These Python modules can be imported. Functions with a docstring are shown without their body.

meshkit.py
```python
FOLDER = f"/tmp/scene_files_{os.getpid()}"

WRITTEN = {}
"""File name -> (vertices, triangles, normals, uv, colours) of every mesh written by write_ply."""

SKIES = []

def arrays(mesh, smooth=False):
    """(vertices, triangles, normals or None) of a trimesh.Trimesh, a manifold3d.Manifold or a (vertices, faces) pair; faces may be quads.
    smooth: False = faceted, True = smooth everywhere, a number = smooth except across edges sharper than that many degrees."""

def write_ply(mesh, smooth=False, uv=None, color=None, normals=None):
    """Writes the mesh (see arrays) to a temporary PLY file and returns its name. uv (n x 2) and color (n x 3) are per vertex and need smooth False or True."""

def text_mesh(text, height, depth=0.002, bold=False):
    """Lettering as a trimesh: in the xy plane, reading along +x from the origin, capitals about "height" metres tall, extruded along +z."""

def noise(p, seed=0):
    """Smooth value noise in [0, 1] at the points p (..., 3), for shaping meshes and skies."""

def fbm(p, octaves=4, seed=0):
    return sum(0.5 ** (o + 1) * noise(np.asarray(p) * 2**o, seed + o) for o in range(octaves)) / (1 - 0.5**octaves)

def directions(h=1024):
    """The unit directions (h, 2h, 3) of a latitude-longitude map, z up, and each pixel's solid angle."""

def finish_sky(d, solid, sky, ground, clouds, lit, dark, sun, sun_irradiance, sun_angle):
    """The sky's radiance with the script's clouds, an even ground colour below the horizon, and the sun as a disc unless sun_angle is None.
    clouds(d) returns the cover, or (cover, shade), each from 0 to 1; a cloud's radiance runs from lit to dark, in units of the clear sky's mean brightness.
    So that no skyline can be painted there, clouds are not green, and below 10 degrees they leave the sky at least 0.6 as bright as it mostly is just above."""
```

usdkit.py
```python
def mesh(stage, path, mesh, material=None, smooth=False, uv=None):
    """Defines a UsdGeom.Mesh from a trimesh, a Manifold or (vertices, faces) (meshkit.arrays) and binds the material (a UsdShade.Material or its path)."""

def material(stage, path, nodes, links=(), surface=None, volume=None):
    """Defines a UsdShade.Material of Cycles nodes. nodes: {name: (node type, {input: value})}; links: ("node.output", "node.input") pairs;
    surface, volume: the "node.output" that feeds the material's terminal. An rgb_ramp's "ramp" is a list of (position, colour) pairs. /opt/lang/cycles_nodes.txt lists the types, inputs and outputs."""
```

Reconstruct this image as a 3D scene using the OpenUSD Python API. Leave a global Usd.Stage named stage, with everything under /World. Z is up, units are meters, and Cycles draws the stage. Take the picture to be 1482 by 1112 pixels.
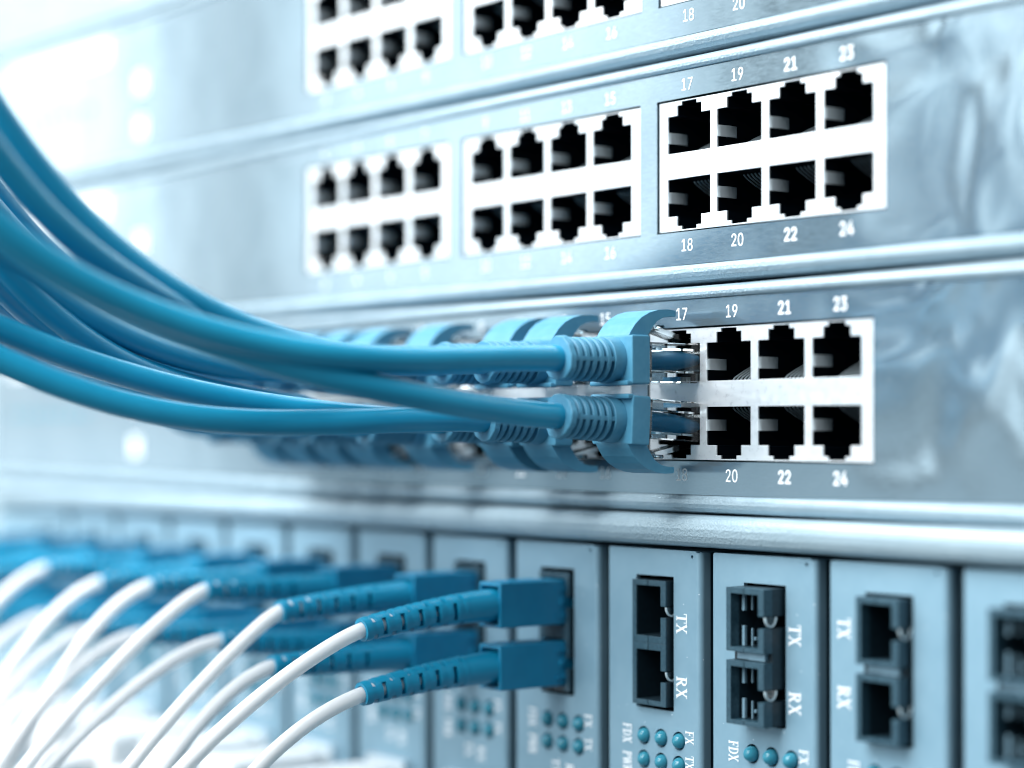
import math, random
import numpy as np, trimesh, usdkit, meshkit
import manifold3d as m3
from scipy.interpolate import CubicSpline
from shapely.geometry import Polygon, LineString, box as sbox, Point
from shapely import affinity
from shapely.ops import unary_union
from pxr import Usd, UsdGeom, UsdLux, UsdShade, Gf, Sdf

random.seed(7); np.random.seed(7)
S = 0.001                                   # everything below is written in millimetres
stage = Usd.Stage.CreateInMemory()
UsdGeom.SetStageUpAxis(stage, UsdGeom.Tokens.z)
UsdGeom.SetStageMetersPerUnit(stage, 1.0)
UsdGeom.Xform.Define(stage, '/World'); UsdGeom.Scope.Define(stage, '/World/Looks')

# ------------------------------------------------------------------ camera
CAM = np.array([433.03, -274.75, -35.33]); YAW = 0.9160; F = 3038.7; V0 = 624.1; W, H = 1482.0, 1112.0
cam = UsdGeom.Camera.Define(stage, '/World/camera')
cam.CreateHorizontalApertureAttr(36.0); cam.CreateVerticalApertureAttr(36.0 * 768 / 1024)
cam.CreateFocalLengthAttr(36.0 * F / W)
cam.CreateVerticalApertureOffsetAttr(36.0 / W * (V0 - H / 2))
cam.CreateFStopAttr(36.0 * F / W / 14.0); cam.CreateFocusDistanceAttr(0.402)
cam.CreateClippingRangeAttr(Gf.Vec2f(0.01, 50))
cam.AddTranslateOp().Set(Gf.Vec3d(*(CAM * S))); cam.AddRotateZOp().Set(math.degrees(YAW)); cam.AddRotateXOp().Set(90.0)
cam.CreateExposureAttr(0.48)

# ------------------------------------------------------------------ light: cool white room light, a ceiling lamp, added unseen fill and reflection panels
def mat(name, nodes, links=(), surface='p.BSDF', volume=None):
    return usdkit.material(stage, '/World/Looks/' + name, nodes, links, surface=surface, volume=volume)
dome = UsdLux.DomeLight.Define(stage, '/World/room_light')
sky = mat('room_air', {'b': ('background_shader', {'color': (0.55, 0.76, 0.88), 'strength': 0.17})}, surface='b.background')
UsdShade.MaterialBindingAPI.Apply(dome.GetPrim()).Bind(sky)
def rect(name, pos, target, w, h, power, color):
    l = UsdLux.RectLight.Define(stage, '/World/' + name)
    l.CreateWidthAttr(w); l.CreateHeightAttr(h); l.CreateIntensityAttr(power); l.CreateColorAttr(Gf.Vec3f(*color)); l.CreateNormalizeAttr(False)
    z = np.array(pos, float) - np.array(target, float); z /= np.linalg.norm(z)
    x = np.cross([0, 0, 1.0], z); x /= np.linalg.norm(x); y = np.cross(z, x)
    M = Gf.Matrix4d(*x, 0, *y, 0, *z, 0, *pos, 1)
    l.AddTransformOp().Set(M)
for i, off in enumerate((-0.62, -0.02, 0.60)):              # three added unseen panels, left of and in front of the rack, mirrored as streaks
    rect('reflection_light' + ('' if i == 0 else '_%03d' % i), (-1.32 + .57 * off, -1.08 - .82 * off, 0.66), (0.1, 0, 0.62), 0.44, 1.18, 1.55, (0.96, 0.99, 1.0))
rect('side_wash_light', (-1.66, -0.64, 0.05), (-.1, 0, 0.0), 0.5, 1.5, 0.72, (0.96, 0.99, 1.0))  # added unseen panel that washes the left end of the fronts white
rect('low_reflection_light', (-1.35, -1.15, -0.50), (0.1, 0, -.1), 1.6, 0.95, 0.34, (0.78, 0.92, 1.0))  # added, unseen: a dim glow for the lowest switch and converters to reflect
rect('ceiling_light', (0.05, -0.9, 1.15), (0.05, 0, 0.0), 1.1, 0.8, 10.5, (0.97, 0.99, 1.0))
rect('ceiling_light_001', (-0.45, -0.5, 0.6), (-.05, -.02, -.05), 0.5, 0.4, 8.0, (0.97, 0.99, 1.0))  # added unseen lamp that brightens the left end
rect('front_fill_001', (-0.08, -1.05, 0.22), (0.05, -.1, 0), 0.6, 0.6, 2.0, (0.97, 0.99, 1.0))  # added unseen fill on the blue cables
rect('front_fill', (0.30, -1.5, 0.75), (0.05, 0, -.05), 1.0, 0.7, 4.4, (0.97, 0.99, 1.0))  # added unseen fill from the front, for print and plug sides

# ------------------------------------------------------------------ looks
def P(**k): return ('principled_bsdf', k)
OBJ = ('texture_coordinate', {})
def simple(name, **k): return mat(name, {'p': P(**k)})
def bumpy(name, scale, dist, strength=1.0, detail=2, **k):
    return mat(name, {'t': OBJ, 'n': ('noise_texture', {'scale': scale, 'detail': detail}), 'b': ('bump', {'strength': strength, 'distance': dist}), 'p': P(**k)},
               [('t.object', 'n.vector'), ('n.fac', 'b.height'), ('b.normal', 'p.normal')])
M = {}
# grained enamel of the bezels and of the ledge
def grained(name, c1, c2, rough, metal=0.0, grain=2000., dist=0.00020, strength=0.9):
    return mat(name, {'t': OBJ, 'n': ('noise_texture', {'scale': grain, 'detail': 2}), 'b': ('bump', {'strength': strength, 'distance': dist}),
                      'm': ('noise_texture', {'scale': 90.0, 'detail': 5, 'roughness': .65}), 'r': ('rgb_ramp', {'ramp': [(0.3, c1), (0.7, c2)]}),
                      'q': ('map_range', {'from_min': .3, 'from_max': .7, 'to_min': rough - .07, 'to_max': rough + .08}), 'p': P(metallic=metal)},
               [('t.object', 'n.vector'), ('t.object', 'm.vector'), ('n.fac', 'b.height'), ('b.normal', 'p.normal'), ('m.fac', 'r.fac'), ('r.color', 'p.base_color'), ('m.fac', 'q.value'), ('q.result', 'p.roughness')])
M['bezel'] = grained('bezel_enamel', (.33, .45, .52), (.39, .51, .58), .36, metal=.35)
M['ledge'] = grained('ledge_enamel', (.37, .50, .57), (.42, .55, .62), .38, metal=.25)
def dusty(name, c1, c2, rough, metal, grain, dist, dens, thr):
    """enamel with stray white dust and fine pits"""
    return mat(name, {'t': OBJ, 'n': ('noise_texture', {'scale': grain, 'detail': 2}), 'b': ('bump', {'strength': .5, 'distance': dist}), 'm': ('noise_texture', {'scale': 90.0, 'detail': 5, 'roughness': .65}),
        'r': ('rgb_ramp', {'ramp': [(.3, c1), (.7, c2)]}), 'q': ('map_range', {'from_min': .3, 'from_max': .7, 'to_min': rough - .07, 'to_max': rough + .08}),
        'vo': ('voronoi_texture', {'scale': dens}), 'lt': ('math', {'math_type': 'less_than', 'value2': thr}), 'dm': ('noise_texture', {'scale': 150.}), 'gt': ('math', {'math_type': 'greater_than', 'value2': .53}), 'du': ('math', {'math_type': 'multiply'}),
        'mx': ('mix', {'color2': (.72, .82, .87)}), 'p': P(metallic=metal)},
        [('t.object', 'n.vector'), ('t.object', 'm.vector'), ('n.fac', 'b.height'), ('b.normal', 'p.normal'), ('m.fac', 'r.fac'), ('m.fac', 'q.value'), ('q.result', 'p.roughness'), ('t.object', 'vo.vector'), ('vo.distance', 'lt.value1'),
         ('t.object', 'dm.vector'), ('dm.fac', 'gt.value1'), ('lt.value', 'du.value1'), ('gt.value', 'du.value2'), ('du.value', 'mx.fac'), ('r.color', 'mx.color1'), ('mx.color', 'p.base_color')])
M['module'] = dusty('module_enamel', (.185, .325, .415), (.22, .365, .455), .42, .15, 1400., .00004, 420., .05)
# glossy printed film over the front of the switches: slightly wavy, scratched
M['film'] = mat('front_film', {'t': OBJ, 'w': ('noise_texture', {'scale': 34.0, 'detail': 1.2, 'roughness': .4, 'distortion': .9}),
    'x': ('separate_xyz', {}), 'xr': ('map_range', {'range_type': 'smootherstep', 'from_min': .140, 'from_max': .205, 'to_min': .14, 'to_max': 1.0}), 'w0': ('math', {'math_type': 'subtract', 'value2': .5}),
    'wm': ('math', {'math_type': 'multiply'}), 'b': ('bump', {'strength': 1.0, 'distance': .0014}),
    'mp': ('mapping', {'scale': (1.0, 1.0, 5.0), 'rotation': (0, .5, 0)}), 's': ('noise_texture', {'scale': 420.0, 'detail': 6, 'roughness': .75}),
    'q': ('map_range', {'from_min': .35, 'from_max': .75, 'to_min': .10, 'to_max': .20}), 'd': ('noise_texture', {'scale': 55.0, 'detail': 4}),
    'vo': ('voronoi_texture', {'scale': 260.}), 'lt': ('math', {'math_type': 'less_than', 'value2': .045}), 'dm': ('noise_texture', {'scale': 70.}), 'gt': ('math', {'math_type': 'greater_than', 'value2': .52}), 'du': ('math', {'math_type': 'multiply'}),
    'mx': ('mix', {'color2': (.75, .84, .88)}),
    'r': ('rgb_ramp', {'ramp': [(.3, (.30, .415, .485)), (.7, (.345, .46, .53))]}), 'p': P(metallic=.80)},
    [('t.object', 'w.vector'), ('t.object', 'x.vector'), ('x.x', 'xr.value'), ('w.fac', 'w0.value1'), ('w0.value', 'wm.value1'), ('xr.result', 'wm.value2'), ('wm.value', 'b.height'), ('b.normal', 'p.normal'), ('t.object', 'mp.vector'), ('mp.vector', 's.vector'), ('s.fac', 'q.value'), ('q.result', 'p.roughness'),
     ('t.object', 'd.vector'), ('d.fac', 'r.fac'), ('t.object', 'vo.vector'), ('vo.distance', 'lt.value1'), ('t.object', 'dm.vector'), ('dm.fac', 'gt.value1'), ('lt.value', 'du.value1'), ('gt.value', 'du.value2'), ('du.value', 'mx.fac'), ('r.color', 'mx.color1'), ('mx.color', 'p.base_color')])
# tinned shield of the port blocks, dusty
M['tin'] = mat('tinned_shield', {'t': OBJ, 'd': ('noise_texture', {'scale': 700.0, 'detail': 6, 'roughness': .7}), 'd2': ('noise_texture', {'scale': 60.0, 'detail': 4}),
    'r': ('rgb_ramp', {'ramp': [(.3, (.80, .88, .92)), (.7, (.93, .96, .98))]}), 'q': ('map_range', {'from_min': .3, 'from_max': .7, 'to_min': .30, 'to_max': .5}),
    'v': ('bevel', {'radius': .00018, 'samples': 4}), 'b': ('bump', {'strength': .12, 'distance': .00004}), 'p': P(metallic=.7)},
    [('t.object', 'd.vector'), ('t.object', 'd2.vector'), ('d2.fac', 'r.fac'), ('r.color', 'p.base_color'), ('d.fac', 'q.value'), ('q.result', 'p.roughness'), ('d.fac', 'b.height'), ('v.bevel', 'b.normal'), ('b.normal', 'p.normal')])
M['spring'] = bumpy('spring_metal', 2500., .00004, .5, base_color=(.72, .80, .84), metallic=.5, roughness=.35)
M['pin'] = simple('contact_metal', base_color=(.45, .55, .6), metallic=.7, roughness=.35)
M['black'] = bumpy('black_plastic', 3000., .00003, .5, base_color=(.001, .004, .008), roughness=.5, specular_ior_level=.10)
M['adapter'] = mat('adapter_plastic', {'t': OBJ, 'n': ('noise_texture', {'scale': 1500., 'detail': 5, 'roughness': .7}), 'r': ('rgb_ramp', {'ramp': [(.3, (.004, .013, .021)), (.75, (.012, .032, .046))]}),
    'v': ('bevel', {'radius': .0002, 'samples': 4}), 'p': P(roughness=.42)}, [('t.object', 'n.vector'), ('n.fac', 'r.fac'), ('r.color', 'p.base_color'), ('v.bevel', 'p.normal')])
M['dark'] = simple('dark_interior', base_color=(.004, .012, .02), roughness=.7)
M['cable'] = mat('blue_cable_jacket', {'t': OBJ, 'n': ('noise_texture', {'scale': 1100., 'detail': 4}), 'b': ('bump', {'strength': .25, 'distance': .00005}), 'd': ('noise_texture', {'scale': 60., 'detail': 4}),
    'r': ('rgb_ramp', {'ramp': [(.3, (.008, .275, .460)), (.7, (.016, .320, .520))]}), 'p': P(roughness=.28)},
    [('t.object', 'n.vector'), ('n.fac', 'b.height'), ('b.normal', 'p.normal'), ('t.object', 'd.vector'), ('d.fac', 'r.fac'), ('r.color', 'p.base_color')])
M['boot'] = mat('blue_boot_rubber', {'t': OBJ, 'n': ('noise_texture', {'scale': 2200., 'detail': 4}), 'b': ('bump', {'strength': .5, 'distance': .00007}), 'd': ('noise_texture', {'scale': 400., 'detail': 6, 'roughness': .7}),
    'r': ('rgb_ramp', {'ramp': [(.3, (.055, .240, .375)), (.75, (.085, .290, .430))]}), 'p': P(roughness=.52)},
    [('t.object', 'n.vector'), ('n.fac', 'b.height'), ('b.normal', 'p.normal'), ('t.object', 'd.vector'), ('d.fac', 'r.fac'), ('r.color', 'p.base_color')])
M['sheath'] = bumpy('inner_sheath_blue', 1600., .00004, .5, base_color=(.02, .22, .42), roughness=.45)
M['sc'] = mat('blue_connector_plastic', {'t': OBJ, 'd': ('noise_texture', {'scale': 250., 'detail': 5}), 'r': ('rgb_ramp', {'ramp': [(.3, (.003, .195, .360)), (.7, (.006, .225, .400))]}),
    'v': ('bevel', {'radius': .00025, 'samples': 4}), 'p': P(roughness=.34)}, [('t.object', 'd.vector'), ('d.fac', 'r.fac'), ('r.color', 'p.base_color'), ('v.bevel', 'p.normal')])
M['scboot'] = bumpy('blue_fibre_boot', 1500., .00004, .4, base_color=(.006, .270, .455), roughness=.36)
M['fibre'] = bumpy('white_fibre_jacket', 1500., .00003, .3, base_color=(.90, .91, .92), roughness=.42, subsurface_weight=.3, subsurface_scale=.002, subsurface_radius=(1, 1, 1))
M['white'] = simple('white_print', base_color=(.86, .90, .92), roughness=.5)
M['whiteplug'] = simple('white_plug_plastic', base_color=(.84, .87, .88), roughness=.4)
M['clear'] = simple('clear_polycarbonate', base_color=(.90, .96, .98), roughness=.06, transmission_weight=1.0, ior=1.5)
M['tongue'] = simple('tongue_plastic', base_color=(.62, .76, .82), roughness=.25, transmission_weight=.4)
M['frame'] = mat('adapter_lit_rim', {'t': OBJ, 'n': ('noise_texture', {'scale': 1500., 'detail': 5, 'roughness': .7}), 'r': ('rgb_ramp', {'ramp': [(.3, (.012, .044, .068)), (.75, (.038, .095, .130))]}),
    'v': ('bevel', {'radius': .0002, 'samples': 4}), 'p': P(roughness=.4)}, [('t.object', 'n.vector'), ('n.fac', 'r.fac'), ('r.color', 'p.base_color'), ('v.bevel', 'p.normal')])  # adapter plastic again, lightened for the light on its worn, dusty rims
M['led'] = simple('teal_led_lens', base_color=(.06, .38, .52), roughness=.06, transmission_weight=.4, ior=1.45)
M['body'] = simple('chassis_steel', base_color=(.10, .17, .22), metallic=.5, roughness=.5)
M['side'] = simple('shaded_side_steel', base_color=(.018, .05, .075), metallic=.3, roughness=.5)  # shade of the gaps between modules is put into this colour
M['post'] = bumpy('rack_post_paint', 900., .00004, .4, base_color=(.72, .82, .87), roughness=.45)

# ------------------------------------------------------------------ helpers
_taken = {}
def numbered(parent, name):
    n = _taken.get((parent, name), 0); _taken[(parent, name)] = n + 1
    return name if n == 0 else '%s_%03d' % (name, n)
def tags(prim, **k):
    for a, b in k.items():
        if b: prim.SetCustomDataByKey(a, b)
def thing(name, label, cat, group=None, loc=(0, 0, 0), roty=0.0):
    x = UsdGeom.Xform.Define(stage, '/World/' + numbered('/World', name))
    x.AddTranslateOp().Set(Gf.Vec3d(*(np.array(loc, float) * S)))
    if roty: x.AddRotateYOp().Set(roty)
    tags(x.GetPrim(), label=label, category=cat, group=group)
    return str(x.GetPath())
def part(parent, name, mesh, m, smooth=30, label=None, kind=None):
    v, f = (np.asarray(mesh.vertices), np.asarray(mesh.faces)) if isinstance(mesh, trimesh.Trimesh) else (np.asarray(mesh[0]), np.asarray(mesh[1]))
    path = parent + '/' + numbered(parent, name)
    usdkit.mesh(stage, path, trimesh.Trimesh(v * S, f, process=False), M[m], smooth=smooth)
    tags(stage.GetPrimAtPath(path), label=label, kind=kind)
    return path
def copy(src, name, label, cat, group, loc, roty=0.0):
    x = UsdGeom.Xform.Define(stage, '/World/' + numbered('/World', name))
    x.GetPrim().GetReferences().AddInternalReference(src)
    x.ClearXformOpOrder()
    x.AddTranslateOp().Set(Gf.Vec3d(*(np.array(loc, float) * S)))
    if roty: x.AddRotateYOp().Set(roty)
    tags(x.GetPrim(), label=label, category=cat, group=group)
    x.GetPrim().SetInstanceable(True)
    return str(x.GetPath())
cat = trimesh.util.concatenate
def polys(g):
    return [g] if g.geom_type == 'Polygon' else [p for p in g.geoms if p.geom_type == 'Polygon' and p.area > 1e-6]
def ext(g, y0, y1):
    """a shape drawn in x, z and extruded along y"""
    out = []
    for p in polys(g):
        t = trimesh.creation.extrude_polygon(p, abs(y1 - y0), engine='earcut')
        v = t.vertices; nv = np.c_[v[:, 0], min(y0, y1) + v[:, 2], v[:, 1]]
        out.append(trimesh.Trimesh(nv, t.faces[:, ::-1], process=False))
    return cat(out)
def extx(g, x0, x1):
    """a shape drawn in y, z and extruded along x"""
    out = []
    for p in polys(g):
        t = trimesh.creation.extrude_polygon(p, x1 - x0, engine='earcut')
        v = t.vertices
        out.append(trimesh.Trimesh(np.c_[x0 + v[:, 2], v[:, 0], v[:, 1]], t.faces, process=False))
    return cat(out)
def bx(x0, x1, y0, y1, z0, z1, r=0.0, seg=2):
    x0, x1, y0, y1, z0, z1 = min(x0, x1), max(x0, x1), min(y0, y1), max(y0, y1), min(z0, z1), max(z0, z1)
    if r <= 0:
        return trimesh.creation.box(bounds=[(x0, y0, z0), (x1, y1, z1)])
    r = min(r, (x1 - x0) / 2.01, (y1 - y0) / 2.01, (z1 - z0) / 2.01)
    pts = []
    a = np.linspace(0, math.pi / 2, seg + 1)
    for t in a:
        for p_ in a:
            pts.append((math.cos(t) * math.cos(p_), math.cos(t) * math.sin(p_), math.sin(t)))
    pts = np.array(pts) * r
    allp = []
    for sx in (-1, 1):
        for sy in (-1, 1):
            for sz in (-1, 1):
                c = np.array([x1 - r if sx > 0 else x0 + r, y1 - r if sy > 0 else y0 + r, z1 - r if sz > 0 else z0 + r])
                allp.append(c + pts * np.array([sx, sy, sz]))
    h = m3.Manifold.hull_points(np.vstack(allp)).to_mesh()
    return trimesh.Trimesh(h.vert_properties[:, :3], h.tri_verts, process=False)
def to_man(t):
    t = t.copy(); t.merge_vertices()
    return m3.Manifold(m3.Mesh(np.asarray(t.vertices, np.float32), np.asarray(t.faces, np.uint32)))
def from_man(m):
    h = m.to_mesh(); return trimesh.Trimesh(h.vert_properties[:, :3], h.tri_verts, process=False)
def tube(pts, rad, n=20, caps=True):
    pts = np.asarray(pts, float); k = len(pts); rad = np.broadcast_to(rad, (k,)).astype(float)
    T = np.gradient(pts, axis=0); T /= np.linalg.norm(T, axis=1)[:, None]
    u = np.cross(T[0], [0.0, 0.3, 1.0]); u /= np.linalg.norm(u)
    V = []; a = np.linspace(0, 2 * math.pi, n, endpoint=False)
    for i in range(k):
        u = u - T[i] * (u @ T[i]); u /= np.linalg.norm(u); w = np.cross(T[i], u)
        V.append(pts[i] + rad[i] * (np.cos(a)[:, None] * u + np.sin(a)[:, None] * w))
    V = np.vstack(V); Fc = []
    for i in range(k - 1):
        for j in range(n):
            p, q = i * n + j, i * n + (j + 1) % n
            Fc += [(p, q, q + n), (p, q + n, p + n)]
    if caps:
        V = np.vstack([V, pts[0], pts[-1]]); c0, c1 = k * n, k * n + 1
        for j in range(n):
            q = (j + 1) % n
            Fc += [(c0, q, j), (c1, (k - 1) * n + j, (k - 1) * n + q)]
    return trimesh.Trimesh(V, Fc, process=False)
def spline(pts, step=2.5, smooth=.25):
    from scipy.interpolate import splprep, splev
    pts = np.asarray(pts, float)
    w = np.ones(len(pts)); w[:3] = 6
    tck, u = splprep(pts.T, w=w, s=smooth * len(pts), k=3)
    L = np.linalg.norm(np.diff(pts, axis=0), axis=1).sum()
    return np.array(splev(np.linspace(0, 1, max(8, int(L / step))), tck)).T
def text(s, h, bold=False, squeeze=1.0, depth=0.05):
    t = meshkit.text_mesh(s, h, depth, bold); v = np.array(t.vertices)
    v[:, 0] *= squeeze; v[:, :2] -= (v[:, :2].max(0) + v[:, :2].min(0)) / 2
    return v, np.array(t.faces)
def front_text(s, cx, cz, y, h, bold=False, squeeze=1.0):
    """upright lettering on a face that looks along -y"""
    v, f = text(s, h, bold, squeeze)
    return trimesh.Trimesh(np.c_[cx + v[:, 0], y - v[:, 2], cz + v[:, 1]], f, process=False)
# seriffed capitals for the converters
def glyph(c):
    b, t, sf = .17, .07, .06
    def st(x0, y0, x1, y1, w): return LineString([(x0, y0), (x1, y1)]).buffer(w / 2, cap_style=2)
    def sr(x, y, w=.30): return sbox(x - w / 2, y - sf / 2, x + w / 2, y + sf / 2)
    lo, hi = sf / 2, 1 - sf / 2
    if c == 'T': g = [st(.37, 0, .37, 1, b), st(0, hi, .74, hi, sf * 1.2), sr(.37, lo, .36), sbox(0, .72, .05, 1), sbox(.69, .72, .74, 1)]; w = .74
    elif c == 'X': g = [st(.12, 1, .66, 0, b), st(.64, 1, .12, 0, t), sr(.14, hi), sr(.64, hi, .26), sr(.13, lo, .26), sr(.66, lo)]; w = .80
    elif c in 'RPDF':
        g = [st(.17, 0, .17, 1, b), sr(.16, lo, .34), sbox(0, 1 - sf, .3, 1)]
        if c in 'RP':
            o = affinity.scale(Point(.36, .74).buffer(.26, 16), 1.15, 1.0); i = affinity.scale(Point(.36, .74).buffer(.26 - .07, 16), .75, 1.0)
            g.append(o.difference(i).difference(sbox(-1, -1, .17, 2))); g.append(sbox(.17, 1 - sf, .4, 1)); g.append(sbox(.17, .48, .4, .54)); w = .68
            if c == 'R': g += [st(.36, .5, .66, 0, b), sr(.69, lo, .2)]; w = .80
        if c == 'D':
            o = affinity.scale(Point(.30, .5).buffer(.5, 24), .92, 1.0); i = affinity.scale(Point(.30, .5).buffer(.44, 24), .70, 1.0)
            g.append(o.difference(i).difference(sbox(-1, -1, .20, 2))); w = .78
        if c == 'F': g += [sbox(.17, 1 - sf, .66, 1), sbox(.61, .74, .66, 1), sbox(.17, .48, .5, .54), sbox(.46, .38, .50, .64)]; w = .68
    elif c == 'W': g = [st(.10, 1, .32, 0, b), st(.34, 0, .52, 1, t), st(.50, 1, .72, 0, b), st(.74, 0, .94, 1, t), sr(.10, hi, .24), sr(.51, hi, .24), sr(.95, hi, .2)]; w = 1.04
    return unary_union(g).buffer(.002), w
def serif(s):
    x, out = 0, []
    for c in s:
        g, w = glyph(c); out.append(affinity.translate(g, x, 0)); x += w + .06
    return unary_union(out), x - .06
def side_text(s, x0, ztop, cap, length, y=0.0):
    """lettering turned a quarter so that it reads downwards, tops to the right"""
    g, w = serif(s)
    out = []
    for p in polys(g):
        t = trimesh.creation.extrude_polygon(p, .06, engine='earcut'); v = t.vertices
        out.append(trimesh.Trimesh(np.c_[x0 + v[:, 1] * cap, y - v[:, 2], ztop - v[:, 0] / w * length], t.faces, process=False))
    return cat(out)
# a point on the photograph's view ray where it crosses the plane x = const (used once, to turn traced cable runs into world points)
FW = np.array([-math.sin(YAW), math.cos(YAW), 0]); RT = np.array([math.cos(YAW), math.sin(YAW), 0])
def onx(u, v, x):
    d = FW + RT * (u - 741) / F + np.array([0, 0, 1.0]) * (V0 - v) / F
    return CAM + d * (x - CAM[0]) / d[0]

# ------------------------------------------------------------------ setting: the rack the units are screwed into
rp = thing('rack_post', 'pale steel rack post with square holes at the far left end', 'rack post')
holes = unary_union([sbox(-209, z, -199.5, z + 9.5) for z in np.arange(-180, 140, 15.0)])
part(rp, 'post_face', ext(sbox(-222, -190, -192, 150).difference(holes), 2.5, 4.5), 'post')
part(rp, 'post_web', bx(-224, -222, 2.5, 60, -190, 150), 'post')

bp = thing('blank_panel', 'plain pale filler panel above the topmost switch, in the upper left corner', 'filler panel', None, (0, 0, 105.2))
part(bp, 'panel_face', bx(-216, 238, -.8, 1.2, -22.9, 20.9, .6), 'bezel', 30)
part(bp, 'rear_flange', bx(-190, 236, 1.3, 14, -22.8, -21.6), 'bezel', False)

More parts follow.
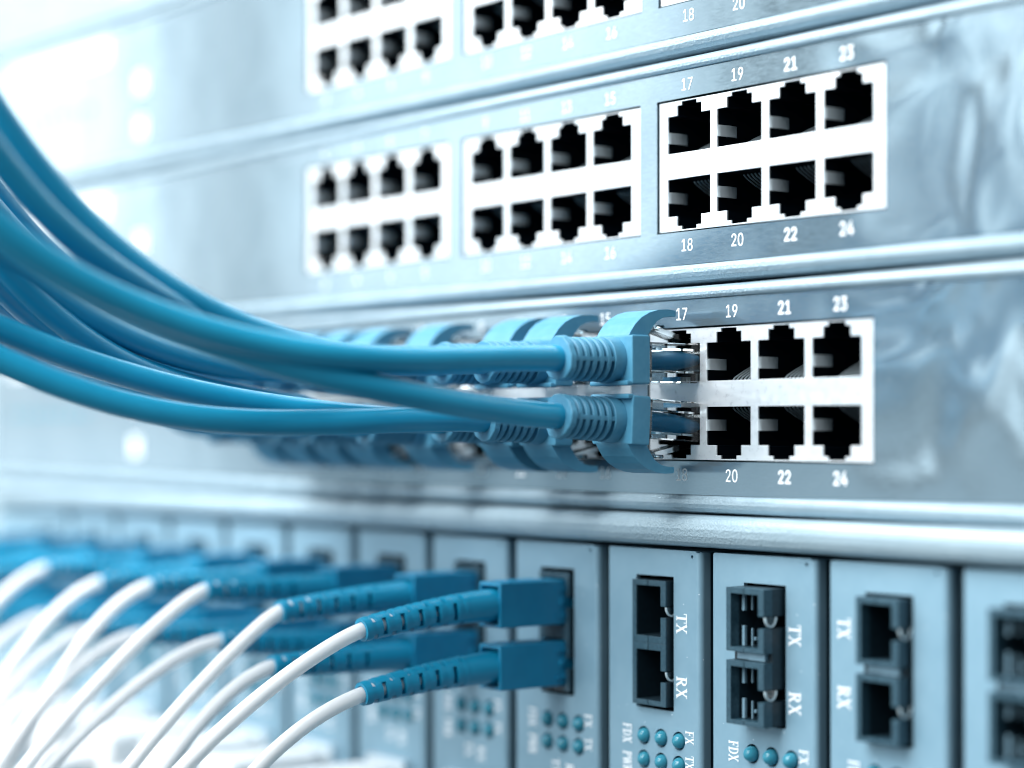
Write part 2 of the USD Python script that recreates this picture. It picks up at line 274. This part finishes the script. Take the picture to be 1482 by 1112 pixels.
# ------------------------------------------------------------------ network switches
def opening():
    """one port opening, lower left corner of the wide part at (0, 0)"""
    return unary_union([sbox(0, 0, 12.05, 7.3), sbox(2.7, 7.2, 9.5, 9.25), sbox(3.95, 9.2, 8.2, 9.95)])
def blocks_x(): return [122.9 - 65.03 * 2, 122.9 - 65.03, 122.9]
X0, X1 = -192.0, 238.0
BW, BH = 59.3, 25.36
def build_switch(label, loc, print_dx=0.0):
    t = thing('network_switch', label, 'network switch', None, loc)
    # lips above and below the film, rolled forward and back into the gap
    top = [(0, 18.25), (-.75, 18.45), (-1.15, 19.0), (-1.2, 19.6), (-.9, 20.25), (-.2, 20.75), (1.2, 20.95), (6, 20.95), (6, 18.25)]
    bot = [(0, -19.4), (-.9, -19.65), (-1.45, -20.3), (-1.5, -21.1), (-1.15, -21.9), (-.3, -22.6), (1.4, -22.95), (6, -22.95), (6, -19.4)]
    def rounded(c):
        p = Polygon(c); return p.buffer(-.25).buffer(.25, 8)
    part(t, 'top_lip', extx(rounded(top), X0, X1), 'bezel', 40)
    part(t, 'bottom_lip', extx(rounded(bot), X0, X1), 'bezel', 40)
    film = sbox(X0, -19.4, X1, 18.25)
    for x in blocks_x():
        film = film.difference(sbox(x - .35, -BH / 2 - .3, x + BW + .45, BH / 2 + .35))
    part(t, 'front_film', ext(film, -.40, .30), 'film', False)
    part(t, 'chassis', bx(X0 + .5, X1 - .5, 14.5, 190, -22.6, 20.6), 'body', False)
    part(t, 'mounting_ear', ext(sbox(X0 - 24, -21.5, X0 - .2, 19.5).difference(sbox(X0 - 19, 9, X0 - 9, 14)).difference(sbox(X0 - 19, -16, X0 - 9, -11)), .6, 2.3), 'bezel', False)
    # lamps and print at the far left
    for k, z in enumerate((1.0, -11.5)):
        part(t, 'printed_panel', bx(-97.0, -92.0, -.46, -.40, z - 2.8, z + 2.8), 'white', False)
    part(t, 'printed_name_strip', bx(-178, -114, -.46, -.40, 9.6, 16.2), 'white', False)
    for k in range(8):
        part(t, 'status_lamp', bx(-128 - 7 * k, -125 - 7 * k, -.6, .2, -3.2, -1.2, .3), 'led', 30)
    n = 0
    for bi, x in enumerate(blocks_x()):
        op = []
        for c in range(4):
            op.append((c, 1, affinity.translate(opening(), x + 2.5 + 14 * c, BH / 2 - 2.88 - 7.3)))
            op.append((c, -1, affinity.translate(affinity.scale(opening(), 1, -1, origin=(0, 0)), x + 2.5 + 14 * c, -BH / 2 + 2.88 + 7.3)))
        plate = sbox(x, -BH / 2, x + BW, BH / 2)
        hole = unary_union([o for _, _, o in op])
        pb = part(t, 'port_block', ext(plate.difference(hole), 0, .35), 'tin', False)
        for c, s, o in op:
            ring = sbox(*o.buffer(.6).bounds).intersection(plate.buffer(-.02)).difference(o.buffer(.12, join_style=2))
            cav = cat([ext(ring, .36, 13.0), ext(sbox(*ring.bounds), 13.0, 13.6)])
            part(pb, 'port_cavity', cav, 'black', False)
            ox = x + 2.5 + 14 * c; zt = (BH / 2 - 2.88) if s > 0 else (-BH / 2 + 2.88 + 7.3)
            zc = zt - 4.15 if s > 0 else zt - 3.5
            prof = [(ox - .05, -.1), (ox - .02, -.22), (ox + .35, -.05), (ox + .55, .6), (ox + .75, 2.4), (ox + .55, 4.4), (ox + .22, 5.0), (ox + .1, 5.0), (ox + .1, .5)]
            tabm = trimesh.creation.extrude_polygon(Polygon(prof), 2.15, engine='earcut'); tv = tabm.vertices
            tabm = trimesh.Trimesh(np.c_[tv[:, 0], tv[:, 1], zc - 1.07 + tv[:, 2]], tabm.faces, process=False)
            part(pb, 'spring_tab', tabm, 'spring', 50)
            z0 = zt - 7.3 if s > 0 else zt                   # contact side
            pins = []
            for k in range(8):
                px = ox + 2.5 + 1.02 * k
                pins.append(tube([(px, 4.6, z0 + s * .15), (px, 5.2, z0 + s * .7), (px, 7.5, z0 + s * 1.9), (px, 10.5, z0 + s * 3.2), (px, 13, z0 + s * 4.0)], .19, 6))
            part(pb, 'contact_pins', cat(pins), 'pin', 60)
        for c in range(4):
            for s in (1, -1):
                num = bi * 8 + 2 * c + (1 if s > 0 else 2)
                part(t, 'printed_number', front_text(str(num), x + 8.5 + print_dx + 14 * c, s * (BH / 2 + 2.9), -.405, 2.35, bold=num > 20, squeeze=.86), 'white', False)
    return t
ZC2, ZC3, ZC1 = 16.3, -28.2, 16.3 + 44.45
sw = build_switch('middle network switch with all its ports empty, right above the cabled one', (0, 0, ZC2))
copy(sw, 'network_switch', 'topmost network switch, its upper half cut off by the edge of the photo', 'network switch', None, (.4, 0, ZC1))
DX3 = -2.9
build_switch('lowest network switch with the blue patch cables plugged into its ports', (DX3, 0, ZC3), 1.35)

# ------------------------------------------------------------------ blue patch cables
CR = 2.45
def plug_parts(t, cx, cz, up, tilt=0.0, rnd=0.0):
    """boot, guard, clear plug; local axes: y out of the panel is negative, z towards the latch"""
    Rm = np.eye(3)
    if up < 0: Rm = np.diag([-1.0, 1.0, -1.0])
    ca, sa = math.cos(tilt), math.sin(tilt)
    Rt = np.array([[1, 0, 0], [0, ca, -sa], [0, sa, ca]])
    org = np.array([cx, 0, cz])
    def place(m):
        v = np.asarray(m.vertices) @ Rm.T @ Rt.T + org
        return trimesh.Trimesh(v, m.faces, process=False)
    bot_z = -4.65
    block = bx(-5.9, 5.9, -17.0, -12.4, bot_z, 4.65, .45)
    skirt = bx(-5.6, 5.6, -18.0, -16.4, bot_z - .25, bot_z + .7, .3)
    part(t, 'boot_block', place(cat([block, skirt])), 'boot', 35)
    # arched guard over the latch
    outer = [(-17.0, 4.3), (-16.4, 5.3), (-15.2, 6.8), (-13.6, 8.1), (-11.6, 9.05), (-9.4, 9.6), (-7.2, 9.75), (-5.4, 9.6), (-5.0, 9.45)]
    inner = [(-5.0, 8.35), (-6.4, 8.45), (-8.2, 8.15), (-9.8, 7.4), (-10.9, 6.3), (-11.7, 5.2), (-12.4, 4.3)]
    g = Polygon(outer + inner).buffer(.25).buffer(-.5).buffer(.25)
    part(t, 'latch_guard', place(extx(g, -4.7, 4.7)), 'boot', 40)
    # strain relief: rings on a core, joined by a spine on each side
    ang = np.linspace(0, 2 * math.pi, 40, endpoint=False)
    def ring(y0, y1, r0, r1, ch=.22):
        ys = [y0, y0 + ch, y1 - ch, y1]; rs = [r0 - ch, r0, r1, r1 - ch]
        return tube([(0, y, 0) for y in ys], rs, 36)
    rings = [ring(-19.7, -16.8, 4.35, 4.45, .1)]
    for k in range(5):
        y = -20.45 - 1.72 * k
        rings.append(ring(y - 1.12, y, 4.2 - .03 * k, 4.25 - .03 * k))
    # flange with a slightly ragged moulding edge
    fl = ring(-30.3, -29.0, 4.15, 4.3, .15); v = np.asarray(fl.vertices)
    rr = np.hypot(v[:, 0], v[:, 2]); a = np.arctan2(v[:, 2], v[:, 0])
    wob = 1 + np.where(rr > 3.5, .035 * np.sin(3 * a + rnd) + .02 * np.sin(11 * a + 2 * rnd), 0)
    fl = trimesh.Trimesh(np.c_[v[:, 0] * wob, v[:, 1], v[:, 2] * wob], fl.faces, process=False)
    core = tube([(0, -29.2, 0), (0, -17, 0)], 3.35, 32)
    spine = [bx(sx * 3.2, sx * 4.1, -29.2, -19.5, -.45, .45, .15) for sx in (-1, 1)]
    part(t, 'strain_relief', place(cat(rings + [fl, core] + spine)), 'boot', 35)
    # clear plug body
    body = bx(-5.8, 5.8, -12.35, 8.6, -4.3, 3.35, .25, 1)
    cut = to_man(body) - to_man(bx(-4.4, 4.4, -13.0, 2.4, -2.4, 2.3, .4, 1)) - to_man(bx(-4.6, 4.6, -4.2, -1.6, -5, -3.1))
    pl = part(t, 'plug', place(from_man(cut)), 'clear', 20)
    lt = Polygon([(5.5, 3.3), (-.5, 3.9), (-9.6, 6.2), (-9.9, 6.9), (-9.2, 7.0), (-.2, 4.9), (6.0, 3.9)])
    part(pl, 'latch', place(cat([extx(lt, -1.7, 1.7), bx(-3.1, 3.1, -10.1, -6.2, 6.15, 6.85, .2, 1)])), 'clear', 30)
    sh = spline([(0, -12.6, -.1), (0, -9, -.1), (0, -4, 0), (0, 1.5, .2)], 1.0, 0)
    shm = tube(sh, 1.0, 24); v = np.asarray(shm.vertices).copy(); v[:, 0] *= 4.1; v[:, 2] = v[:, 2] * 2.0 * np.where(v[:, 1] > -3, 1 - .07 * (v[:, 1] + 3), 1)
    part(pl, 'inner_sheath', place(trimesh.Trimesh(v, shm.faces, process=False)), 'sheath', 60)
    strip = cat([bx(-4.0 + 1.02 * k, -3.5 + 1.02 * k, 4.0, 8.0, -3.9, -1.6) for k in range(8)])
    part(pl, 'contact_blades', place(strip), 'spring', False)
    end = np.array([[0, -28.0, 0], [0, -31.0, 0], [0, -35.0, 0]]) @ Rm.T @ Rt.T + org
    return end
def port_x(n): return [122.9 - 65.03 * 2, 122.9 - 65.03, 122.9][(n - 1) // 8] + 8.52 + 14 * (((n - 1) % 8) // 2) + DX3
ZT, ZB = ZC3 + 6.35, ZC3 - 5.9
runs = {   # port: (runs traced along the cable from the plug outwards as pixel, pixel, world x), tilt
 17: ([(640, 524, 128), (560, 519, 127.5), (500, 517, 127), (414, 507, 125), (320, 482, 121), (216, 449, 117), (151, 420, 115), (108, 401, 114.5), (65, 379, 114), (35, 357, 113), (0, 329, 112)], 0),
 18: ([(700, 591.5, 128.3), (640, 582.5, 128), (570, 566, 127), (500, 549, 126), (437, 533, 124), (390, 524, 122), (320, 503, 118), (216, 462, 113), (130, 421, 110), (86, 396, 108.5), (37, 366, 107), (0, 341, 106)], -.052),
 15: ([(640, 529, 106.5), (580, 529, 106), (520, 521, 105.5), (450, 503, 105), (390, 482, 104), (320, 456, 103), (216, 399, 101), (151, 350, 100), (108, 309, 99), (65, 260, 98), (30, 213, 97), (0, 170, 96)], 0),
 13: ([(600, 531, 92.5), (520, 528, 93), (440, 515, 95), (350, 487, 99), (260, 448, 103), (190, 402, 106), (130, 370, 107), (93, 339, 107), (65, 310, 107), (30, 268, 107), (0, 229, 107)], 0),
 16: ([(640, 607, 106), (570, 608, 105), (500, 609.5, 103), (420, 611, 100), (337, 609, 96), (270, 603, 92), (199, 591, 88), (138, 575, 85), (86, 558, 83), (43, 541, 81), (0, 523, 79)], -.03),
 14: ([(590, 603, 92), (540, 600, 91), (484, 595, 89), (414, 588, 87), (325, 577, 84), (260, 564, 81), (199, 549, 79), (138, 530, 77), (86, 511, 75), (43, 494, 74), (0, 478, 73)], -.02),
 9: ([(480, 533, 64), (430, 542, 64), (380, 544, 65), (320, 531, 66), (216, 496, 68), (130, 458, 70), (86, 434, 71), (40, 402, 72), (0, 372, 73)], 0),
 10: ([(480, 596, 64), (400, 584, 64), (320, 569, 65), (238, 547, 67), (173, 520, 69), (130, 493, 70.5), (86, 464, 71.5), (43, 428, 72), (0, 376, 72)], 0),
 8: ([(400, 592, 42), (337, 584, 42), (260, 572, 42), (180, 563, 44), (100, 556, 48), (43, 532, 52), (0, 512, 55)], 0),
 7: ([(400, 535, 42), (330, 530, 42), (260, 508, 44), (170, 462, 48), (90, 405, 52), (40, 360, 55), (0, 318, 57)], 0),
 6: ([(340, 590, 28.5), (270, 573, 29), (200, 553, 31), (130, 515, 38), (80, 486, 46), (35, 450, 52), (0, 415, 55)], 0),
 5: ([(340, 530, 28.5), (270, 510, 29), (200, 470, 31), (130, 420, 35), (70, 365, 39), (30, 325, 42), (0, 292, 44)], 0),
 4: ([(290, 585, 14.5), (230, 566, 15), (160, 533, 20), (90, 496, 30), (40, 468, 38), (0, 440, 42)], 0),
 3: ([(290, 525, 14.5), (230, 490, 15), (160, 440, 18), (110, 402, 22), (50, 355, 26), (0, 308, 29)], 0),
 2: ([(230, 580, .5), (170, 562, 1), (110, 541, 4), (50, 518, 8), (0, 500, 12)], 0),
 1: ([(230, 520, .5), (170, 488, 1), (110, 445, 4), (50, 400, 8), (0, 362, 12)], 0),
}
ordn = {17: 'first', 15: 'second', 13: 'third', 9: 'fourth', 7: 'fifth', 5: 'sixth', 3: 'seventh', 1: 'eighth'}
for n in sorted(runs, key=lambda k: -k):
    up = 1 if n % 2 else -1
    if n == 17: lab = 'blue patch cable plugged into port 17, its hooked boot largest in the upper row'
    elif n == 18: lab = 'blue patch cable plugged into port 18, its hooked boot largest in the lower row'
    else:
        lab = 'blue patch cable plugged in as %s from the right in the %s row of boots' % (ordn[n if n % 2 else n - 1], 'upper' if up > 0 else 'lower')
    t = thing('patch_cable', lab, 'patch cable', 'blue patch cables plugged into the lowest switch')
    pts, tilt = runs[n]
    start = plug_parts(t, port_x(n), ZT if up > 0 else ZB, up, tilt, n * 1.3)
    path = [onx(*p) for p in pts]
    d = path[-1] - path[-2]; d /= np.linalg.norm(d)
    for k in range(1, 4): path.append(path[-1] + d * 22 + np.array([0, 1.0, 3.0 * k]))
    part(t, 'cable', tube(spline(np.vstack([start, path])), CR, 28), 'cable', True)

# ------------------------------------------------------------------ converter chassis: one rounded ledge above a row of modules, a touch out of level
TILT = 0.0018
def tz(x): return TILT * (x - 138.0)
ch = thing('converter_chassis', 'painted steel chassis with rounded ledge above the row of media converters', 'equipment chassis', None, (138, 0, -51.45), -math.degrees(TILT))
prof = [(.4, 0), (-1.6, -.2), (-2.6, -.7), (-3.1, -1.5), (-3.2, -2.6), (-2.9, -4.0), (-2.3, -5.2), (-1.5, -5.9), (-.4, -6.2), (70, -6.2), (70, 0)]
part(ch, 'top_ledge', extx(Polygon(prof).buffer(-.5).buffer(.5, 8), X0 - 138, X1 + 10 - 138), 'ledge', 40)
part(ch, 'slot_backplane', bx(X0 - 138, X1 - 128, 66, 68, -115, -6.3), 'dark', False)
part(ch, 'end_plate', bx(X0 - 138, 137.88 - 307.41 - .8 - 138, .1, 1.2, -112, -6.9, .3), 'module', 30)
part(ch, 'floor', bx(X0 - 138, X1 - 128, 2, 70, -117, -115), 'ledge', False)
part(ch, 'mounting_ear', bx(X0 - 162, X0 - 138.3, .6, 2.3, -114, -.5), 'ledge', False)

# ------------------------------------------------------------------ media converters
def adapter(t, protr, ring_gap, hooked):
    """duplex fibre adapter seated in its cut-out; module local, z = 0 at the module's top"""
    cx, w = 14.25, 9.9
    zs, fh = ((-5.8, -19.3), 11.8) if ring_gap else ((-6.1, -18.75), 12.0)     # tops of the two receptacle frames
    op = [sbox(cx - 3.75, z - 11.0, cx + 3.45, z - 1.1) for z in zs]
    full = sbox(cx - w / 2, zs[1] - fh, cx + w / 2, zs[0])
    notch = [sbox(cx + 3.3, z - 7.2, cx + w / 2 + .5, z - 5.0) for z in zs]
    y1 = -protr + (2.2 if ring_gap else .35)
    base = ext(full.difference(unary_union(op)).difference(unary_union(notch)), y1, 9.0)
    frames = []
    for z, o, nn in zip(zs, op, notch):
        f = sbox(cx - w / 2, z - fh, cx + w / 2, z)
        if not ring_gap: f = sbox(cx - w / 2, zs[1] - fh, cx + w / 2, zs[0]).intersection(sbox(0, z - fh - (.35 if z > -10 else 0), 40, z + (0 if z > -10 else .29)))
        f = f.difference(o).difference(nn)
        seam = sbox(cx - .35, z - fh - 1, cx - .2, z + 1)
        frames.append(ext(f.difference(seam), -protr, y1 + .02))
    ad = part(t, 'fibre_adapter', base, 'adapter', False)
    for f in frames: part(ad, 'receptacle_frame', f, 'frame', False)
    part(ad, 'back_wall', bx(cx - w / 2, cx + w / 2, 9.0, 9.6, zs[1] - fh, zs[0]), 'black', False)
    if ring_gap:
        part(ad, 'bridge_bar', cat([bx(cx - 3.6, cx - .35, -protr + 1.5, y1 + .1, zs[1] + .25, zs[0] - fh - .25), bx(cx - .15, cx + 3.9, -protr + 1.3, y1 + .1, zs[1] + .2, zs[0] - fh - .2)]), 'module', False)
    for z in zs:
        yh = -protr + 2.4 if ring_gap else 2.6
        hooks = cat([bx(cx - 3.2, cx - 2.55, yh, yh + .6, z - 4.4, z - 1.3), bx(cx - 3.2, cx - 2.55, yh, yh + .6, z - 10.9, z - 7.2), bx(cx - 1.2, cx - 1.0, yh + .5, yh + .9, z - 4.2, z - 1.4), bx(cx - 1.2, cx - 1.0, yh + .5, yh + .9, z - 10.9, z - 7.6),
                     bx(cx - 1.6, cx - .6, yh + 1.0, yh + 2, z - 9.8, z - 9.3)])
        if hooked: part(ad, 'latch_hooks', hooks, 'module', False)
        a = np.linspace(math.pi, 2 * math.pi, 17); r1, r0 = 1.5, 1.28
        rim = Polygon([(-2.2 + r1 * math.cos(q), r1 * 1.25 * math.sin(q)) for q in a] + [(-2.2 + r0 * math.cos(q), r0 * 1.2 * math.sin(q)) for q in a[::-1]])
        yo = (-protr + 3.8) if protr > 2 else 2.1 if protr > 1 else 4.5
        rim = affinity.translate(rim, yo, z - 5.1)
        lens = affinity.translate(Polygon([(-2.2 + r0 * math.cos(q), r0 * 1.2 * math.sin(q)) for q in a]), yo, z - 5.1)
        tg = part(ad, 'shutter_tongue', extx(rim, cx + w / 2 - .1, cx + w / 2 + .35), 'tongue', 40)
        part(tg, 'clear_window', extx(lens, cx + w / 2, cx + w / 2 + .2), 'clear', False)
def build_module(label, k, protr, gap, left_text=False, group=None):
    x = 137.88 + 30.741 * k
    t = thing('media_converter', label, 'media converter', group, (x, 0, -58.55 + tz(x)), -math.degrees(TILT))
    face = sbox(.45, -106, 26.5, 0).buffer(-.5).buffer(.5)
    cutout = sbox(8.8, -31.6, 19.9, -5.25)
    ledc = [(11.0 + 5.15 * i, -37.15 - 4.7 * j) for j in range(2) for i in range(3)]
    rings = unary_union([Point(a, b).buffer(1.85, 12) for a, b in ledc])
    rj = sbox(6.0, -67.5, 21.6, -52.2)
    part(t, 'face_plate', ext(face.difference(cutout).difference(rings).difference(rj).difference(Point(25.2, -1.1).buffer(.35, 6)), 0, 1.0), 'module', False)
    # rolled right-hand edge and left return
    q = np.linspace(0, math.pi / 2, 7)
    arc = [(26.5 + 1.1 * math.sin(a), 1.1 - 1.1 * math.cos(a)) for a in q]
    edge = Polygon([(26.5, 1.1)] + arc + [(27.6, 2.6), (26.9, 2.6), (26.9, 1.1)])
    te = trimesh.creation.extrude_polygon(edge, 105.4, engine='earcut'); v = te.vertices
    part(t, 'rolled_edge', trimesh.Trimesh(np.c_[v[:, 0], v[:, 1], -105.7 + v[:, 2]], te.faces, process=False), 'module', 40)
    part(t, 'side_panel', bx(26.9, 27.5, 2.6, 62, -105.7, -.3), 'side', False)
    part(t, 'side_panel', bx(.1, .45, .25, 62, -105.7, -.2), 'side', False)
    part(t, 'top_panel', bx(.5, 26.8, 1.0, 62, -.7, -.15), 'module', False)
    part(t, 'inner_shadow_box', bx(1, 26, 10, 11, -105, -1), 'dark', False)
    adapter(t, protr, gap, k != 1 and k != -1)
    for a, b in ledc:
        s = trimesh.creation.icosphere(subdivisions=2, radius=1.5); v = s.vertices.copy(); v[:, 1] *= 1.15
        bl = part(t, 'indicator_lamp', trimesh.Trimesh(v + [a, .35 if protr < 3 else -.15, b], s.faces, process=False), 'led', True)
    dx = -16.9 if left_text else 0
    if left_text:
        words = [('TX', 2.2, -10.2, 3.0, 3.7), ('RX', 2.2, -22.3, 3.0, 4.1), ('FX', 23.3, -34.9, 2.3, 2.6), ('TX', 23.3, -39.7, 2.3, 2.6), ('FDX', 4.7, -35.3, 2.6, 3.9), ('PWR', 4.7, -40.9, 2.6, 4.1)]
    else:
        words = [('TX', 20.7, -12.3, 3.0, 3.9), ('RX', 20.7, -24.6, 3.0, 4.2), ('FX', 23.3, -34.9, 2.3, 2.6), ('TX', 23.3, -39.7, 2.3, 2.6), ('FDX', 4.7, -35.3, 2.6, 3.9), ('PWR', 4.7, -40.9, 2.6, 4.1)]
    words += [('TX', 12.6, -45.2, 2.4, 3.2), ('RX', 17.2, -45.8, 2.4, 3.2)]
    for w, x0, z0, c, l in words: part(t, 'printed_word', side_text(w, x0, z0, c, l), 'white', False)
    jk = part(t, 'copper_jack', ext(rj.buffer(-.1).difference(sbox(7.8, -65.0, 19.8, -56.5)).difference(sbox(11, -57, 16.6, -54.5)), -1.8, 9), 'tin', False)
    part(jk, 'jack_cavity', bx(6.6, 21.0, 9.0, 9.6, -67, -53), 'black', False)
    return t
gA, gB = 'converters with empty fibre ports', 'converters with fibre cables plugged in'
build_module('media converter with flush empty TX and RX port, right of the plugged-in ones', -1, 1.5, False, group=gA)
build_module('media converter with jutting empty fibre port and teal lamps, second of the empty ones', 0, 5.0, True, group=gA)
build_module('media converter whose TX and RX print stands left of its empty port', 1, 3.0, True, True, group=gA)
build_module('rightmost media converter, cut off by the right edge of the photo', 2, 4.6, True, group=gA)
nth = ['rightmost', 'second from the right', 'third from the right', 'fourth from the right', 'fifth from the right', 'sixth from the right', 'seventh from the right', 'eighth from the right', 'farthest left']
mc = build_module('media converter with two blue fibre plugs, rightmost of the plugged-in row', -2, .8, False, True, group=gB)
KS = list(range(-2, -11, -1))
for i, k in enumerate(KS[1:], 1):
    x = 137.88 + 30.741 * k
    copy(mc, 'media_converter', 'media converter with two blue fibre plugs, %s of the plugged-in row' % nth[i], 'media converter', gB, (x, 0, -58.55 + tz(x)), -math.degrees(TILT))

# ------------------------------------------------------------------ white fibre cables with blue plugs
def fibre_connector(t, cx, cz, tip):
    """housing at the module, boot bending down to tip (the cable's way out)"""
    hw, hh = 3.7, 4.6
    shell = to_man(bx(cx - hw, cx + hw, -17.6, 6, cz - hh, cz + hh, .35)) - to_man(bx(cx - hw + .75, cx + hw - .75, -20, -14.5, cz - hh + .75, cz + hh - .75))
    hs = part(t, 'connector_housing', from_man(shell), 'sc', 30)
    ribs = cat([bx(cx - 2.6, cx + 2.6, -14.6 + 1.1 * k, -14.0 + 1.1 * k, cz + hh - .05, cz + hh + .18) for k in range(9)])
    part(hs, 'grip_ribs', ribs, 'sc', False)
    part(hs, 'side_key', cat([bx(cx + hw - .1, cx + hw + .4, -2.6, -1.2, cz - .6, cz + .9, .2, 1), bx(cx + hw - .1, cx + hw + .3, -3.4, 3, cz + 2.4, cz + 3.2), bx(cx + hw - .1, cx + hw + .3, -3.4, 3, cz - 3.2, cz - 2.4)]), 'sc', 30)
    s = np.linspace(0, 1, 120)
    dz = tip[2] - cz; y = -13 + (tip[1] + 13) * s
    ctr = np.c_[cx + (tip[0] - cx) * s ** 2, y, cz + dz * s ** 1.9]
    r = 3.35 - (3.35 - 2.3) * np.clip((s - .12) / .88, 0, 1) ** .9
    r = r * (1 + np.where(s > .33, .035 * np.abs(np.sin(math.pi * (s - .36) / .058)), 0))
    outer = to_man(tube(ctr, r, 28))
    inner = to_man(tube(np.vstack([ctr[0] - (ctr[1] - ctr[0]) * 2, ctr, ctr[-1] + (ctr[-1] - ctr[-2]) * 2]), 1.62, 20))
    body = outer - inner
    cuts = []
    for i, q in enumerate(np.linspace(.36, .94, 11)):
        j = int(round(q * 119)); c = ctr[j]; T = ctr[min(j + 1, 119)] - ctr[j - 1]; T /= np.linalg.norm(T)
        pitch = math.degrees(math.atan2(T[2], -T[1]))
        wdt, R = 1.1, r[j]
        if i % 2 == 0: slots = [m3.Manifold.cube((4.0, wdt, 2.2), True).translate((0, 0, R - .45)), m3.Manifold.cube((4.0, wdt, 2.2), True).translate((0, 0, -R + .45))]
        else: slots = [m3.Manifold.cube((2.2, wdt, 3.3), True).translate((R - .2, 0, 0)), m3.Manifold.cube((2.2, wdt, 3.3), True).translate((-R + .2, 0, 0))]
        for sl in slots: cuts.append(sl.rotate((-pitch, 0, 0)).translate(tuple(c)))
    for c in cuts: body = body - c
    part(t, 'boot', from_man(body), 'scboot', 40)
    return ctr
def fibre(n, top, pts, lab):
    k = -2 - n
    mx = 137.88 + 30.741 * k; cx = mx + 14.25
    cz = -58.55 + tz(cx) + (-12.15 if top else -24.85)
    tip = onx(*pts[0], cx); tip = np.array([cx, tip[1], tip[2]])
    t = thing('fibre_cable', lab, 'fibre cable', 'white fibre cables with blue plugs')
    ctr = fibre_connector(t, cx, cz, tip)
    path = [onx(u, v, cx - .6 * i) for i, (u, v) in enumerate(pts)][1:]
    d = path[-1] - path[-2]; d /= np.linalg.norm(d); d = d + np.array([0, .05, -.25])
    for q in (20, 45): path.append(path[-1] + d * q)
    start = [ctr[43], ctr[79], ctr[-1]]
    part(t, 'cable', tube(spline(np.vstack([start, path]), 2.0), 1.5, 24), 'fibre', True)
FP = {
 (0, 1): [(523, 912), (475, 940), (423, 979), (362, 1026), (301, 1073), (262, 1106)],
 (0, 0): [(523, 1005), (480, 1029), (423, 1070), (382, 1104)],
 (1, 1): [(404, 886), (372, 912), (342, 943), (301, 986), (261, 1027), (220, 1066), (190, 1097)],
 (1, 0): [(393, 965), (362, 983), (322, 1019), (281, 1061), (241, 1102)],
 (2, 1): [(296, 855), (251, 881), (213, 919), (155, 984), (86, 1050), (34, 1104)],
 (2, 0): [(318, 928), (258, 957), (189, 1005), (120, 1060), (69, 1104)],
 (3, 1): [(216, 848), (165, 885), (120, 936), (79, 995), (38, 1060), (10, 1108)],
 (3, 0): [(200, 918), (137, 950), (90, 992), (40, 1050), (0, 1104)],
 (4, 1): [(144, 843), (96, 878), (62, 912), (34, 943), (0, 985)],
 (4, 0): [(127, 912), (79, 942), (27, 990), (-20, 1040)],
 (5, 1): [(65, 823), (34, 843), (0, 871), (-40, 915)],
 (5, 0): [(62, 892), (30, 910), (0, 932), (-40, 970)],
}
for (n, top), pts in FP.items():
    where = 'rightmost' if n == 0 else nth[n]
    fibre(n, top, pts, 'white fibre cable, blue plug in %s port of the %s plugged-in converter' % ('upper' if top else 'lower', where) if n else 'white fibre cable, blue plug in %s port of the converter nearest the empty ones' % ('upper' if top else 'lower'))
for n in (6, 7, 8):
    for top in (1, 0):
        k = -2 - n; cx = 137.88 + 30.741 * k + 14.25; cz = -58.55 + tz(cx) + (-12.15 if top else -24.85)
        t = thing('fibre_cable', 'white fibre cable, blue plug in %s port of the %s plugged-in converter' % ('upper' if top else 'lower', nth[n]), 'fibre cable', 'white fibre cables with blue plugs')
        tip = np.array([cx, -49.0, cz - 3.0]); ctr = fibre_connector(t, cx, cz, tip)
        run = [ctr[43], ctr[79], ctr[-1], (cx, -60, cz - 6.5), (cx - 1, -75, cz - 16), (cx - 2, -88, cz - 32), (cx - 3, -98, cz - 60)]
        part(t, 'cable', tube(spline(np.array(run, float), 2.0), 1.5, 24), 'fibre', True)

# ------------------------------------------------------------------ white cords in the copper jacks below
for n in range(2, 9):
    k = -2 - n; mx = 137.88 + 30.741 * k; cx = mx + 13.8; cz = -58.55 + tz(cx) - 60.5
    t = thing('white_patch_cord', 'white patch cord in the copper jack of the %s plugged-in converter' % nth[n], 'patch cord', 'white cords in the copper jacks')
    part(t, 'plug', bx(cx - 5.8, cx + 5.8, -12, 8, cz - 4.2, cz + 3.4, .3, 1), 'clear', 30)
    part(t, 'boot', bx(cx - 7.4, cx + 7.4, -30, -3, cz - 7.2, cz + 7.2, 2.8, 4), 'whiteplug', 40)
    run = [(cx, -26, cz), (cx, -34, cz - .5), (cx - .5, -46, cz - 3), (cx - 1, -60, cz - 11), (cx - 1.5, -70, cz - 26), (cx - 2, -74, cz - 50)]
    part(t, 'cable', tube(spline(np.array(run, float), 2.0), 2.8, 24), 'fibre', True)
